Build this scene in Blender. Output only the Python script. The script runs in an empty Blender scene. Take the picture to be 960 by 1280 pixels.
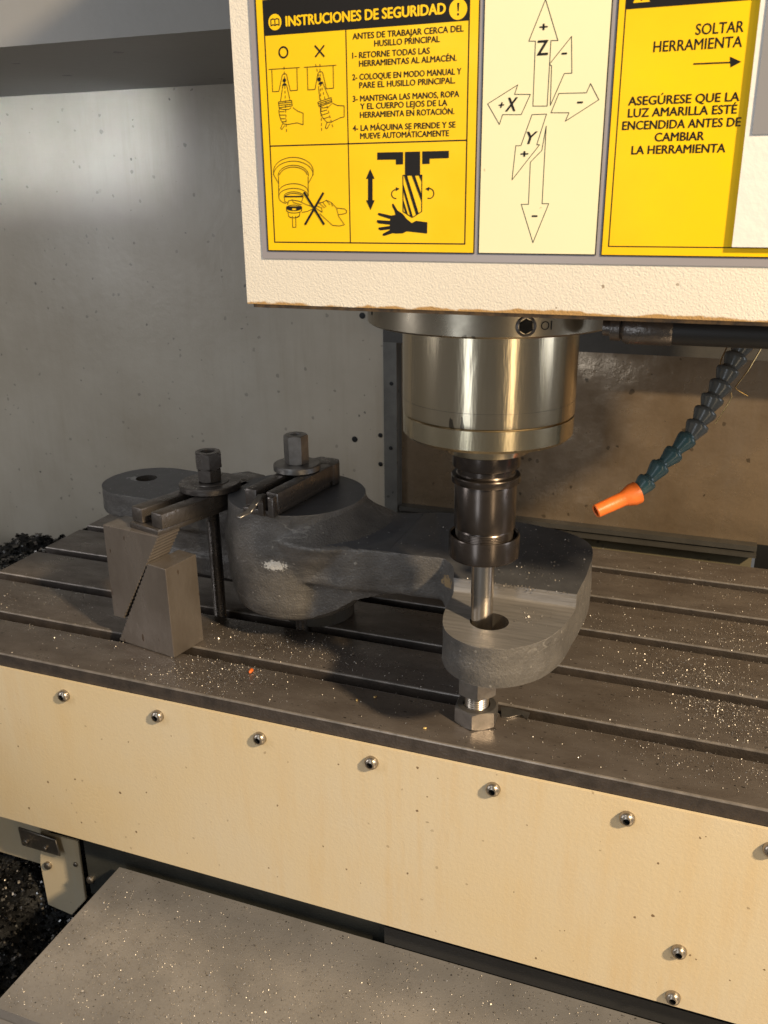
import bpy, bmesh, math, random
import numpy as np
from mathutils import Vector, Matrix, noise

S = bpy.context.scene
COL = S.collection
PI = math.pi
rnd = random.Random(7)

# ------------------------------------------------------------------ camera
CAM = np.array([.1773, -.7205, .5]); F = 1112.52
YAW, PITCH, ROLL = -0.36110816, 0.34504959, 0.01045999
def _rot():
    ca, sa, cb, sb, cc, sc = math.cos(YAW), math.sin(YAW), math.cos(PITCH), math.sin(PITCH), math.cos(ROLL), math.sin(ROLL)
    fw = np.array([sa*cb, ca*cb, -sb]); rt = np.array([ca, -sa, 0.]); dn = np.cross(fw, rt)
    return np.array([cc*rt + sc*dn, -sc*rt + cc*dn, fw])
ROT = _rot()
cd = bpy.data.cameras.new('camera'); cam = bpy.data.objects.new('camera', cd); COL.objects.link(cam)
cam.matrix_world = Matrix(((ROT[0][0], -ROT[1][0], -ROT[2][0], CAM[0]), (ROT[0][1], -ROT[1][1], -ROT[2][1], CAM[1]),
                           (ROT[0][2], -ROT[1][2], -ROT[2][2], CAM[2]), (0, 0, 0, 1)))
cd.sensor_fit = 'VERTICAL'; cd.sensor_height = 32; cd.lens = F/1280*32; cd.clip_start = .02; cd.clip_end = 50
cd.dof.use_dof = True; cd.dof.focus_distance = .84; cd.dof.aperture_fstop = 16
S.camera = cam

# measured points of the photograph laid onto real planes of the machine
def _ray(px, py): return ROT.T @ np.array([(px-480)/F, (py-640)/F, 1.])
def at_y(px, py, y): d = _ray(px, py); return CAM + d*(y-CAM[1])/d[1]
def at_z(px, py, z): d = _ray(px, py); return CAM + d*(z-CAM[2])/d[2]

# ------------------------------------------------------------------ light
W = bpy.data.worlds.new('World'); S.world = W; W.use_nodes = True
W.node_tree.nodes['Background'].inputs[0].default_value = (.86, .82, .78, 1)
W.node_tree.nodes['Background'].inputs[1].default_value = .135
S.view_settings.view_transform = 'Standard'; S.view_settings.look = 'None'
S.view_settings.exposure = .10; S.view_settings.gamma = 1
S.cycles.use_denoising = True
S.cycles.max_bounces = 8

def area(name, loc, target, size, power, col, sy=None, spread=PI):
    l = bpy.data.lights.new(name, 'AREA'); l.shape = 'RECTANGLE'; l.size = size; l.size_y = sy or size
    l.energy = power; l.color = col; l.spread = spread
    o = bpy.data.objects.new(name, l); COL.objects.link(o); o.location = loc
    o.rotation_euler = (Vector(target)-Vector(loc)).to_track_quat('-Z', 'Y').to_euler()
    return o
area('work_lamp', (2.0, -1.2, 1.8), (.02, -.02, .05), .15, 135, (1, .785, .51), .15)
area('cool_stripe_fill', (-.50, -2.30, .55), (0, 0, .35), .34, 8, (.80, .89, 1), 2.0)  # added tall strip, unseen; gives the spindle its cool stripe
area('warm_stripe_fill', (1.45, -1.55, .45), (0, 0, .35), .22, 6, (1, .78, .50), 1.7)  # added tall strip, unseen; gives the spindle its gold stripe
area('side_stripe_fill', (1.75, .05, .55), (0, 0, .35), .45, 5, (.80, .88, 1), 1.0)  # added cool strip for the stripe near the spindle's right edge
area('left_stripe_fill', (-1.85, -1.0, .75), (-.3, .1, .15), .45, 8, (.95, .96, 1), 1.2)  # added strip for the spindle's left edge, also fills the left side
area('overhead_fill', (-.9, -1.5, 2.3), (-.1, .1, 0), 1.0, 6, (.86, .92, 1), .7)  # added cool fill from above for the upward faces
area('wall_patch_beam', (-1.18, -1.05, .12), (-.955, .62, .586), .50, .27, (.82, .91, 1), .17, math.radians(5))  # added narrow beam that throws the bright patch on the wall

# ------------------------------------------------------------------ materials
def mat(name, col, rough=.5, metal=0., bump=0., bscale=300., bdetail=3., vary=.0, vscale=20., col2=None, speck=0., sscale=250., speckcol=(.02, .018, .015),
        streak=0., streakcol=(.5, .3, .1), rvar=0., spec=.5, stretch=(1, 1, 1), coat=0., chips=None, wrinkle=None, edge=None):
    m = bpy.data.materials.new(name); m.use_nodes = True
    nt = m.node_tree; N = nt.nodes; L = nt.links; b = N['Principled BSDF']
    b.inputs['Roughness'].default_value = rough; b.inputs['Metallic'].default_value = metal
    b.inputs['Base Color'].default_value = (*col, 1); b.inputs['Specular IOR Level'].default_value = spec
    b.inputs['Coat Weight'].default_value = coat
    tc = N.new('ShaderNodeTexCoord'); mp = N.new('ShaderNodeMapping'); L.new(tc.outputs['Object'], mp.inputs[0]); mp.inputs['Scale'].default_value = stretch
    def nz(scale, detail=4., rough_=.6, src=mp):
        n = N.new('ShaderNodeTexNoise'); n.inputs['Scale'].default_value = scale; n.inputs['Detail'].default_value = detail; n.inputs['Roughness'].default_value = rough_
        L.new(src.outputs[0] if src is mp else src, n.inputs['Vector']); return n
    def ramp(inp, a, c, va=0., vc=1.):
        r = N.new('ShaderNodeMapRange'); r.inputs[1].default_value = a; r.inputs[2].default_value = c; r.inputs[3].default_value = va; r.inputs[4].default_value = vc
        L.new(inp, r.inputs[0]); return r.outputs[0]
    def mix(fac, A, B):
        x = N.new('ShaderNodeMix'); x.data_type = 'RGBA'
        L.new(fac, x.inputs[0])
        for v, i in ((A, 6), (B, 7)):
            if isinstance(v, tuple): x.inputs[i].default_value = (*v, 1)
            else: L.new(v, x.inputs[i])
        return x.outputs[2]
    c = None
    if vary or col2:
        n = nz(vscale, 6)
        c2 = col2 or tuple(k*(1-vary) for k in col)
        c = mix(ramp(n.outputs[0], .35, .68), col, c2)
        if rvar: L.new(ramp(n.outputs[0], .3, .7, rough-rvar, rough+rvar), b.inputs['Roughness'])
    if streak:
        mp2 = N.new('ShaderNodeMapping'); L.new(tc.outputs['Object'], mp2.inputs[0]); mp2.inputs['Scale'].default_value = (1, 1, .08)
        n = nz(42, 6, .7, mp2.outputs[0]); n2 = nz(4, 3)
        f = N.new('ShaderNodeMath'); f.operation = 'MULTIPLY'; L.new(ramp(n.outputs[0], .46, .75, 0, streak), f.inputs[0]); L.new(ramp(n2.outputs[0], .35, .65), f.inputs[1])
        c = mix(f.outputs[0], c or col, streakcol)
    if speck:
        v = N.new('ShaderNodeTexVoronoi'); v.inputs['Scale'].default_value = sscale; v.inputs['Randomness'].default_value = 1
        nn = nz(sscale*1.2, 2); vm = N.new('ShaderNodeVectorMath'); vm.operation = 'SCALE'; vm.inputs['Scale'].default_value = .6/sscale
        L.new(nn.outputs['Color'], vm.inputs[0]); va = N.new('ShaderNodeVectorMath'); L.new(mp.outputs[0], va.inputs[0]); L.new(vm.outputs[0], va.inputs[1]); L.new(va.outputs[0], v.inputs['Vector'])
        sp = N.new('ShaderNodeSeparateColor'); L.new(v.outputs['Color'], sp.inputs[0])
        # dot size differs from cell to cell; most cells carry none
        r = ramp(sp.outputs[0], 1-speck, 1, 0.05, .32)
        q = N.new('ShaderNodeMath'); q.operation = 'LESS_THAN'; L.new(v.outputs['Distance'], q.inputs[0]); L.new(r, q.inputs[1])
        g = N.new('ShaderNodeMath'); g.operation = 'GREATER_THAN'; L.new(sp.outputs[0], g.inputs[0]); g.inputs[1].default_value = 1-speck
        k = N.new('ShaderNodeMath'); k.operation = 'MULTIPLY'; L.new(q.outputs[0], k.inputs[0]); L.new(g.outputs[0], k.inputs[1])
        k2 = N.new('ShaderNodeMath'); k2.operation = 'MULTIPLY'; L.new(k.outputs[0], k2.inputs[0]); L.new(ramp(sp.outputs[1], 0, 1, .35, .95), k2.inputs[1])
        c = mix(k2.outputs[0], c or col, speckcol)
    if wrinkle:
        mp3 = N.new('ShaderNodeMapping'); L.new(tc.outputs['Object'], mp3.inputs[0]); mp3.inputs['Scale'].default_value = (1, 1, 2.6); mp3.inputs['Rotation'].default_value = (0, .35, 0)
        n = nz(8, 4, .6, mp3.outputs[0]); d = N.new('ShaderNodeMath'); d.operation = 'SUBTRACT'; L.new(n.outputs[0], d.inputs[0]); d.inputs[1].default_value = .5
        a_ = N.new('ShaderNodeMath'); a_.operation = 'ABSOLUTE'; L.new(d.outputs[0], a_.inputs[0])
        n2 = nz(17, 4); f = N.new('ShaderNodeMath'); f.operation = 'MULTIPLY'; L.new(ramp(a_.outputs[0], .003, .012, .8, 0), f.inputs[0]); L.new(ramp(n2.outputs[0], .48, .62), f.inputs[1])
        c = mix(f.outputs[0], c or col, wrinkle)
    if edge:
        g = N.new('ShaderNodeNewGeometry'); n = nz(90, 3); f = N.new('ShaderNodeMath'); f.operation = 'MULTIPLY'
        L.new(ramp(g.outputs['Pointiness'], .525, .60), f.inputs[0]); L.new(ramp(n.outputs[0], .35, .6), f.inputs[1]); c = mix(f.outputs[0], c or col, edge)
    if c is not None: L.new(c, b.inputs['Base Color'])
    if bump:
        n = nz(bscale, bdetail); bp = N.new('ShaderNodeBump'); bp.inputs['Strength'].default_value = bump; bp.inputs['Distance'].default_value = .6/bscale
        L.new(n.outputs[0], bp.inputs['Height']); L.new(bp.outputs[0], b.inputs['Normal'])
    m['b'] = 1
    return m
def stain(m, centre, radius, col, fade=.5, nscale=200, thr=.5, metal=None):
    """a patch of its own shape on the metal: paint mark, rust, oil"""
    nt = m.node_tree; N = nt.nodes; L = nt.links; b = N['Principled BSDF']
    tc = N.new('ShaderNodeTexCoord'); v = N.new('ShaderNodeVectorMath'); v.operation = 'SUBTRACT'; L.new(tc.outputs['Object'], v.inputs[0]); v.inputs[1].default_value = centre
    dv = N.new('ShaderNodeVectorMath'); dv.operation = 'DIVIDE'; L.new(v.outputs[0], dv.inputs[0]); dv.inputs[1].default_value = radius
    ln = N.new('ShaderNodeVectorMath'); ln.operation = 'LENGTH'; L.new(dv.outputs[0], ln.inputs[0])
    n = N.new('ShaderNodeTexNoise'); n.inputs['Scale'].default_value = nscale; n.inputs['Detail'].default_value = 5; L.new(tc.outputs['Object'], n.inputs['Vector'])
    r = N.new('ShaderNodeMapRange'); L.new(ln.outputs['Value'], r.inputs[0]); r.inputs[1].default_value = 1-fade; r.inputs[2].default_value = 1.; r.inputs[3].default_value = .75; r.inputs[4].default_value = 0
    a = N.new('ShaderNodeMath'); a.operation = 'ADD'; L.new(r.outputs[0], a.inputs[0]); L.new(n.outputs[0], a.inputs[1])
    q = N.new('ShaderNodeMapRange'); L.new(a.outputs[0], q.inputs[0]); q.inputs[1].default_value = .5+thr; q.inputs[2].default_value = .62+thr
    x = N.new('ShaderNodeMix'); x.data_type = 'RGBA'; L.new(q.outputs[0], x.inputs[0])
    src = b.inputs['Base Color']
    if src.links: L.new(src.links[0].from_socket, x.inputs[6])
    else: x.inputs[6].default_value = src.default_value
    x.inputs[7].default_value = (*col, 1); L.new(x.outputs[2], src)
    if metal is not None:
        mm = N.new('ShaderNodeMapRange'); L.new(q.outputs[0], mm.inputs[0]); mm.inputs[3].default_value = b.inputs['Metallic'].default_value; mm.inputs[4].default_value = metal; L.new(mm.outputs[0], b.inputs['Metallic'])
    return m

M = {}
M['panel'] = mat('beige_enamel', (.65, .52, .32), .34, bump=.16, bscale=330, col2=(.63, .54, .39), vscale=3.4, rvar=.09, streak=.5, streakcol=(.60, .40, .17), speck=.035, sscale=190, speckcol=(.16, .10, .05))
M['head'] = mat('cream_wrinkle_paint', (.755, .70, .61), .5, bump=.6, bscale=780, bdetail=2, vary=.06, vscale=8, speck=.015, sscale=240, speckcol=(.20, .13, .07))
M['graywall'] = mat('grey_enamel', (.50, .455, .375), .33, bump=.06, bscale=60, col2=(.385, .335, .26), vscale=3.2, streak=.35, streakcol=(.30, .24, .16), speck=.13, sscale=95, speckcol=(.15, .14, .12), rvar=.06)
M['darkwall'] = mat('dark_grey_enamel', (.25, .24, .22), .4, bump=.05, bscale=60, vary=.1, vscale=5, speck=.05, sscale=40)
M['post'] = mat('worn_grey_steel', (.16, .155, .14), .45, .3, vary=.3, vscale=30, speck=.1, sscale=120)
M['cover'] = mat('oily_steel_sheet', (.29, .215, .14), .33, .55, bump=.07, bscale=50, vary=.35, vscale=14, col2=(.15, .105, .062), streak=.5, streakcol=(.30, .25, .2), speck=.16, sscale=75, speckcol=(.05, .035, .02), rvar=.2)
M['olive'] = mat('olive_enamel', (.17, .145, .09), .45, vary=.25, vscale=20, speck=.06, sscale=120)
M['beam'] = mat('dark_paint_and_shade', (.055, .05, .042), .5, vary=.3, vscale=25, bump=.1)
M['table'] = mat('worn_cast_iron', (.19, .162, .14), .33, .5, stretch=(.45, 1, 1), bump=.3, bscale=420, vary=.35, vscale=34, col2=(.118, .096, .080), speck=.2, sscale=330, rvar=.1)
M['tedge'] = mat('grimy_shaded_slot_iron', (.075, .060, .050), .45, .4, bump=.3, bscale=350, vary=.5, vscale=60, rvar=.1)  # slot grime, darkened further to put the recess shade into the colour
M['lip'] = mat('worn_highlit_slot_lip', (.34, .30, .265), .34, .5, vary=.45, vscale=60)  # edge highlight put into the colour of the worn bevels
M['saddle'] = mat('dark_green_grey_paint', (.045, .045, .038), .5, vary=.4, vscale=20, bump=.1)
M['plate'] = mat('dull_way_cover_steel', (.30, .285, .275), .38, .4, bump=.12, bscale=300, vary=.28, vscale=16, speck=.12, sscale=300, rvar=.08)
M['cast'] = mat('grey_cast_iron', (.145, .134, .122), .40, .2, wrinkle=(.235, .22, .20), edge=(.42, .40, .37), bump=.8, bscale=380, bdetail=6, vary=.4, vscale=45, rvar=.1, speck=.1, sscale=200, speckcol=(.3, .28, .25))
M['casttop'] = mat('painted_cast_face', (.095, .095, .10), .40, .25, bump=.12, bscale=500, vary=.25, vscale=60, speck=.12, sscale=260, speckcol=(.35, .34, .33))
M['machined'] = mat('milled_iron', (.29, .27, .25), .46, .55, bump=.14, bscale=90, stretch=(.3, 4, 4), vary=.3, vscale=60)
M['bore'] = mat('bored_iron', (.36, .33, .30), .25, .9)
M['chrome'] = mat('ground_spindle_steel', (.66, .57, .42), .20, 1., bump=.05, bscale=90, stretch=(1, 1, .12), vary=.22, vscale=26, col2=(.50, .41, .27), speck=.07, sscale=120, speckcol=(.06, .05, .04), rvar=.06)
M['gold'] = mat('oil_tinted_ring_steel', (.62, .53, .36), .24, 1., bump=.05, bscale=90, stretch=(1, 1, .2), vary=.25, vscale=40, rvar=.05)
M['flange'] = mat('oily_flange_steel', (.42, .36, .27), .30, .95, vary=.35, vscale=30, speck=.1, sscale=130, rvar=.08)
M['holder'] = mat('black_oxide_steel', (.115, .095, .082), .24, .9, vary=.2, vscale=80)
M['mill'] = mat('ground_carbide', (.62, .57, .51), .20, 1., bump=.04, bscale=200, stretch=(1, 1, .1))
M['zinc'] = mat('dull_steel', (.34, .32, .30), .36, .9, bump=.1, bscale=250, vary=.3, vscale=90)
M['darksteel'] = mat('dark_steel', (.17, .15, .135), .32, .75, bump=.2, bscale=260, vary=.35, vscale=70, rvar=.1)
M['block'] = mat('ground_block_steel', (.20, .175, .155), .32, .5, bump=.12, bscale=200, vscale=28, col2=(.14, .118, .10), stretch=(1, 1, .4), speck=.1, sscale=160, speckcol=(.08, .05, .03), rvar=.08)
M['screw'] = mat('screw_steel', (.40, .35, .29), .3, .9, vary=.2, vscale=200)
M['socket'] = mat('socket_shadow_steel', (.02, .02, .02), .5, .5)
M['rubber'] = mat('black_rubber', (.018, .018, .018), .45)
M['seg'] = mat('teal_hose_plastic', (.036, .10, .115), .26, vary=.5, vscale=60, col2=(.08, .11, .11))
M['segdark'] = mat('oily_dark_hose_plastic', (.085, .092, .092), .24, vary=.4, vscale=80, col2=(.13, .135, .13))
M['orange'] = mat('orange_nozzle_plastic', (.80, .17, .025), .42, bump=.15, bscale=300, vary=.2, vscale=120)
M['brass'] = mat('brass_wire', (.62, .42, .18), .3, 1.)
M['chipbed'] = mat('black_chip_mud', (.012, .012, .012), .45, .3, bump=1., bscale=160, bdetail=8)
M['white'] = mat('white_enamel', (.80, .78, .74), .3, bump=.12, bscale=150, speck=.03, sscale=140, speckcol=(.2, .15, .1))
M['yellow'] = mat('yellow_print', (.96, .60, .0), .38, vary=.10, vscale=14, spec=.3, rvar=.12)
M['cream'] = mat('cream_print', (.86, .80, .52), .4, vary=.03, vscale=10, speck=.02, sscale=160, speckcol=(.4, .32, .18))
M['greyprint'] = mat('grey_print', (.30, .28, .30), .3)
M['black'] = mat('black_print', (.010, .008, .006), .45, spec=.25)
M['greyreflect'] = mat('grey_reflection_tone', (.26, .26, .28), .15)  # tone of a blurred reflection on the white plate
def chipmat(name, base, dark, rough, start=0.):
    m = bpy.data.materials.new(name); m.use_nodes = True; N = m.node_tree.nodes; L = m.node_tree.links; b = N['Principled BSDF']
    g = N.new('ShaderNodeNewGeometry'); r = N.new('ShaderNodeValToRGB'); L.new(g.outputs['Random Per Island'], r.inputs[0])
    e = r.color_ramp.elements; e[0].position = start; e[0].color = (*dark, 1); e[1].position = 1; e[1].color = (*base, 1)
    L.new(r.outputs[0], b.inputs['Base Color']); b.inputs['Metallic'].default_value = .85; b.inputs['Roughness'].default_value = rough
    return m
M['chips'] = chipmat('bright_chips', (.66, .61, .55), (.24, .21, .18), .46)
M['darkchips'] = chipmat('dark_oily_chips', (.26, .245, .23), (.012, .012, .012), .22, .55)

# ------------------------------------------------------------------ building helpers
def link(name, me, m, parent=None):
    o = bpy.data.objects.new(name, me); COL.objects.link(o)
    if m is not None and not me.materials: me.materials.append(m)
    if parent is not None:
        o.parent = parent; o.location = -Vector(parent_world(parent))
    return o
def parent_world(p):
    v = Vector((0, 0, 0))
    while p is not None:
        v += p.location; p = p.parent
    return v
def thing(name, label, cat, loc, group=None):
    o = bpy.data.objects.new(name, None); COL.objects.link(o); o.location = loc; o.empty_display_size = .01
    return tag(o, label, cat, group)
def tag(o, label=None, cat=None, group=None, kind=None):
    if label: o['label'] = label
    if cat: o['category'] = cat
    if group: o['group'] = group
    if kind: o['kind'] = kind
    return o
def done(name, bm, m, parent=None, smooth=None):
    """every mesh is written in world coordinates; link() takes the parent's place off"""
    me = bpy.data.meshes.new(name); bm.normal_update(); bm.to_mesh(me); bm.free()
    if smooth is not None:
        me.polygons.foreach_set('use_smooth', [True]*len(me.polygons)); me.set_sharp_from_angle(angle=math.radians(smooth))
    return link(name, me, m, parent)
def bevel(bm, w, seg=2, ang=30):
    es = [e for e in bm.edges if len(e.link_faces) == 2 and e.calc_face_angle(0) > math.radians(ang)]
    if es: bmesh.ops.bevel(bm, geom=es, offset=w, segments=seg, profile=.6, affect='EDGES')
def xf(bm, verts, mat4): bmesh.ops.transform(bm, matrix=mat4, verts=verts)
def add_box(bm, a, b, mat4=None):
    x0, y0, z0 = a; x1, y1, z1 = b
    v = [bm.verts.new(p) for p in ((x0, y0, z0), (x1, y0, z0), (x1, y1, z0), (x0, y1, z0), (x0, y0, z1), (x1, y0, z1), (x1, y1, z1), (x0, y1, z1))]
    for f in ((3, 2, 1, 0), (4, 5, 6, 7), (0, 1, 5, 4), (1, 2, 6, 5), (2, 3, 7, 6), (3, 0, 4, 7)): bm.faces.new([v[i] for i in f])
    if mat4 is not None: xf(bm, v, mat4)
    return v
def box(name, a, b, m, parent=None, bev=0, mat4=None):
    bm = bmesh.new(); add_box(bm, a, b, mat4)
    if bev: bevel(bm, bev)
    return done(name, bm, m, parent, 35 if bev else None)
def add_prism(bm, pts, z0, z1, mat4=None):
    lo = [bm.verts.new((x, y, z0)) for x, y in pts]; hi = [bm.verts.new((x, y, z1)) for x, y in pts]
    bm.faces.new(lo[::-1]); bm.faces.new(hi); n = len(pts)
    for i in range(n): bm.faces.new((lo[i], lo[(i+1) % n], hi[(i+1) % n], hi[i]))
    if mat4 is not None: xf(bm, lo+hi, mat4)
    return lo+hi
def add_lathe(bm, prof, seg=48, mat4=None, cap=True):
    """prof: (radius, height) along +Z from bottom to top"""
    rings = []; allv = []
    for r, z in prof:
        ring = [bm.verts.new((r*math.cos(2*PI*i/seg), r*math.sin(2*PI*i/seg), z)) for i in range(seg)]
        rings.append(ring); allv += ring
    for A, B in zip(rings, rings[1:]):
        for i in range(seg): bm.faces.new((A[i], A[(i+1) % seg], B[(i+1) % seg], B[i]))
    if cap: bm.faces.new(rings[0][::-1]); bm.faces.new(rings[-1])
    if mat4 is not None: xf(bm, allv, mat4)
    return allv
def lathe(name, prof, m, parent=None, seg=48, mat4=None, smooth=30, cap=True):
    bm = bmesh.new(); add_lathe(bm, prof, seg, mat4, cap); bmesh.ops.recalc_face_normals(bm, faces=bm.faces[:])
    return done(name, bm, m, parent, smooth)
def T(x, y, z): return Matrix.Translation((x, y, z))
def RZ(deg): return Matrix.Rotation(math.radians(deg), 4, 'Z')
def add_tube(bm, pts, r, seg=10, closed=False):
    pts = [Vector(p) for p in pts]; rings = []
    for i, p in enumerate(pts):
        d = (pts[min(i+1, len(pts)-1)]-pts[max(i-1, 0)]).normalized()
        a = d.orthogonal().normalized() if not rings else (prev-d*prev.dot(d)).normalized()
        prev = a; b = d.cross(a); rr = r[i] if isinstance(r, (list, tuple)) else r
        rings.append([bm.verts.new(p+(a*math.cos(2*PI*k/seg)+b*math.sin(2*PI*k/seg))*rr) for k in range(seg)])
    for A, B in zip(rings, rings[1:]):
        for k in range(seg): bm.faces.new((A[k], A[(k+1) % seg], B[(k+1) % seg], B[k]))
    bm.faces.new(rings[0][::-1]); bm.faces.new(rings[-1])
def tube(name, pts, r, m, parent=None, seg=10):
    bm = bmesh.new(); add_tube(bm, pts, r, seg); return done(name, bm, m, parent, 40)
def hexpts(R, rot=0): return [(R*math.cos(math.radians(rot+60*i)), R*math.sin(math.radians(rot+60*i))) for i in range(6)]
def hex_nut_mesh(bm, R, z0, z1, cham=.0025, hole=None, rot=0):
    """six flats whose corners are cut back by a cone at the top and bottom"""
    n = 48; af = R*math.cos(PI/6); prof = []
    def rad(a):
        k = (a-math.radians(rot)) % (PI/3)-PI/6; return af/math.cos(k)
    rows = []
    for z, lim in ((z0, af*.985), (z0+cham*.55, None), (z1-cham*.55, None), (z1, af*.985)):
        ring = []
        for i in range(n):
            a = 2*PI*i/n+math.radians(rot); r = rad(a)
            zz = z
            if lim is not None: r = min(r, lim)
            else:
                dz = (r-af*.985)*.55; zz = z0+dz if z < (z0+z1)/2 else z1-dz
            ring.append(bm.verts.new((r*math.cos(a), r*math.sin(a), zz)))
        rows.append(ring)
    for A, B in zip(rows, rows[1:]):
        for i in range(n): bm.faces.new((A[i], A[(i+1) % n], B[(i+1) % n], B[i]))
    bm.faces.new(rows[0][::-1])
    if hole:
        ins = [bm.verts.new((hole*math.cos(2*PI*i/n+math.radians(rot)), hole*math.sin(2*PI*i/n+math.radians(rot)), z1)) for i in range(n)]
        dn = [bm.verts.new((hole*.9*math.cos(2*PI*i/n+math.radians(rot)), hole*.9*math.sin(2*PI*i/n+math.radians(rot)), z1-.010)) for i in range(n)]
        for i in range(n):
            j = (i+1) % n; bm.faces.new((rows[-1][i], rows[-1][j], ins[j], ins[i])); bm.faces.new((ins[i], ins[j], dn[j], dn[i]))
        bm.faces.new(dn)
    else: bm.faces.new(rows[-1])

# ================================================================== THE SETTING
# chip tray far below
def terrain(name, x0, x1, y0, y1, nx, ny, zf, m):
    bm = bmesh.new(); V = [[bm.verts.new((x0+(x1-x0)*i/nx, y0+(y1-y0)*j/ny, zf(x0+(x1-x0)*i/nx, y0+(y1-y0)*j/ny))) for i in range(nx+1)] for j in range(ny+1)]
    for j in range(ny):
        for i in range(nx): bm.faces.new((V[j][i], V[j][i+1], V[j+1][i+1], V[j+1][i]))
    return done(name, bm, m, None, 180)
fl = box('tray_floor', (-1.7, -1.2, -.62), (1.2, .62, -.60), M['saddle']); tag(fl, kind='structure')
def z_low(x, y): return -.455+.05*noise.noise((x*6, y*6, 1.3))+.02*noise.noise((x*22, y*22, 4.))+.008*noise.noise((x*70, y*70, 2.))+.10*max(0, min(1, (-.60-x)/.5))
tag(terrain('chip_bed', -1.25, -.44, -.75, .35, 70, 80, z_low, M['chipbed']), 'deep bed of black oily swarf in the tray below the table', 'swarf', kind='stuff')
def z_back(x, y): return -.055+.03*noise.noise((x*9, y*9, 7.3))+.014*noise.noise((x*30, y*30, 4.))+.006*noise.noise((x*90, y*90, 2.))-.09*max(0, min(1, (-.80-x)/.3))-.09*max(0, (y-.5)/.12)
tag(terrain('chip_heap', -1.35, -.752, -.35, .618, 60, 90, z_back, M['chipbed']), 'heap of black oily swarf against the grey wall beside the table', 'swarf', kind='stuff')

# grey back wall: a folded sheet with an overhanging upper panel
bw = thing('back_wall', 'grey enamelled back wall sheet with fine dark specks, left of the spindle', 'wall panel', (-.9, .62, 0))
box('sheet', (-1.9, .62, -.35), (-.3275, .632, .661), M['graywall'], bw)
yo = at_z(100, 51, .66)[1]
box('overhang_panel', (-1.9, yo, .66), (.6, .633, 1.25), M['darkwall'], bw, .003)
bm = bmesh.new()
for px, py in ((453, 394.5), (443.5, 549), (475.5, 544), (475.7, 580), (486, 560)):
    if px < 480:
        p = at_y(px, py, .62); add_lathe(bm, [(.0050 if px < 460 else .0038, -.001), (.0050 if px < 460 else .0038, .001), (.003, .0012)], 16, T(p[0], p[1], p[2]) @ Matrix.Rotation(PI/2, 4, 'X'))
done('bolt_hole', bm, M['socket'], bw, 40); tag(bw.children[-1], kind='stuff')
# folded steel post between the wall and the column cover
ps = thing('corner_post', 'narrow dark grey steel post at the edge of the grey wall', 'post', (-.315, .62, 0))
box('flange_strip', (-.326, .616, -.06), (-.3035, .640, .6585), M['post'], ps, .0015)
for px, py in ((489.3, 479.5), (488.5, 560)):
    p = at_y(px, py, .616); lathe('bolt_hole', [(.0032, -.001), (.0032, .001), (.002, .0012)], M['socket'], ps, 16, T(p[0], p[1], p[2]) @ Matrix.Rotation(PI/2, 4, 'X'))
# brown steel cover behind the spindle
cc = thing('column_cover', 'brownish oily steel sheet behind the spindle with a ledge along its foot', 'machine cover', (.0, .63, 0))
box('sheet', (-.300, .63, -.0150), (.9, .64, .30), M['cover'], cc)
bm = bmesh.new(); add_box(bm, (-.298, .612, -.006), (.262, .6295, .002)); add_box(bm, (-.298, .605, -.014), (.262, .6295, -.009)); bevel(bm, .0015); done('ledge', bm, M['beam'], cc, 40)
box('lower_skirt', (-.299, .626, -.12), (.258, .641, -.0155), M['olive'], cc)
box('upper_beam', (-.301, .55, .286), (.9, .629, .6585), M['beam'], cc, .004)
box('gap_shade', (.2625, .627, -.12), (.40, .6285, .0), M['socket'], cc)  # dark sheet standing in for the shaded gap past the ledge

P2 = lambda px, py, y: (at_y(px, py, y)[0], at_y(px, py, y)[2])
def yprism(name, pts, y0, y1, m, parent, bev=.0008):
    """outline in X and Z given thickness along Y"""
    bm = bmesh.new(); a = [bm.verts.new((x, y0, z)) for x, z in pts]; b = [bm.verts.new((x, y1, z)) for x, z in pts]
    bm.faces.new(a); bm.faces.new(b[::-1]); n = len(pts)
    for i in range(n): bm.faces.new((a[(i+1) % n], a[i], b[i], b[(i+1) % n]))
    bmesh.ops.recalc_face_normals(bm, faces=bm.faces[:])
    if bev: bevel(bm, bev, 1)
    return done(name, bm, m, parent, 35)
# saddle below the table, way covers
sd = thing('saddle', 'dark painted saddle wall in the shade under the table', 'machine base', (0, .02, -.3))
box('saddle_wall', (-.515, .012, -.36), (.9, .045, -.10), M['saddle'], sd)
box('wiper', (-.10, .001, -.289), (.9, .0125, -.266), M['rubber'], sd, .003)
yprism('side_sheet', [P2(*q, .075) for q in ((-300, 930), (60, 1020), (60, 1083), (0, 1065), (-300, 985))], .075, .081, M['panel'], sd)
wc = thing('way_cover', 'flat steel way cover strewn with bright chips, below the table', 'way cover', (0, -.1, -.29))
bm = bmesh.new(); add_box(bm, (-.453, -.214, -.330), (.9, .0005, -.290)); bevel(bm, .0018); done('upper_plate', bm, M['plate'], wc, 40)
bm = bmesh.new(); add_box(bm, (-.470, -.62, -.345), (.9, -.2145, -.304)); bevel(bm, .0018); done('lower_plate', bm, M['plate'], wc, 40)
br = thing('cover_bracket', 'beige sheet bracket with a small bolted plate under the table corner', 'bracket', (-.55, -.01, -.33))
yprism('bracket_sheet', [P2(*p, (.046)) for p in ((50, 1040), (97, 1052), (107, 1125), (90, 1144), (60, 1131), (50, 1080))], (.046), .050, M['panel'], br)
yprism('clip_plate', [P2(*p, (.036)) for p in ((22, 1034.5), (69, 1050), (75, 1071), (27, 1057))], (.036), (.039), M['screw'], br)
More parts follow.
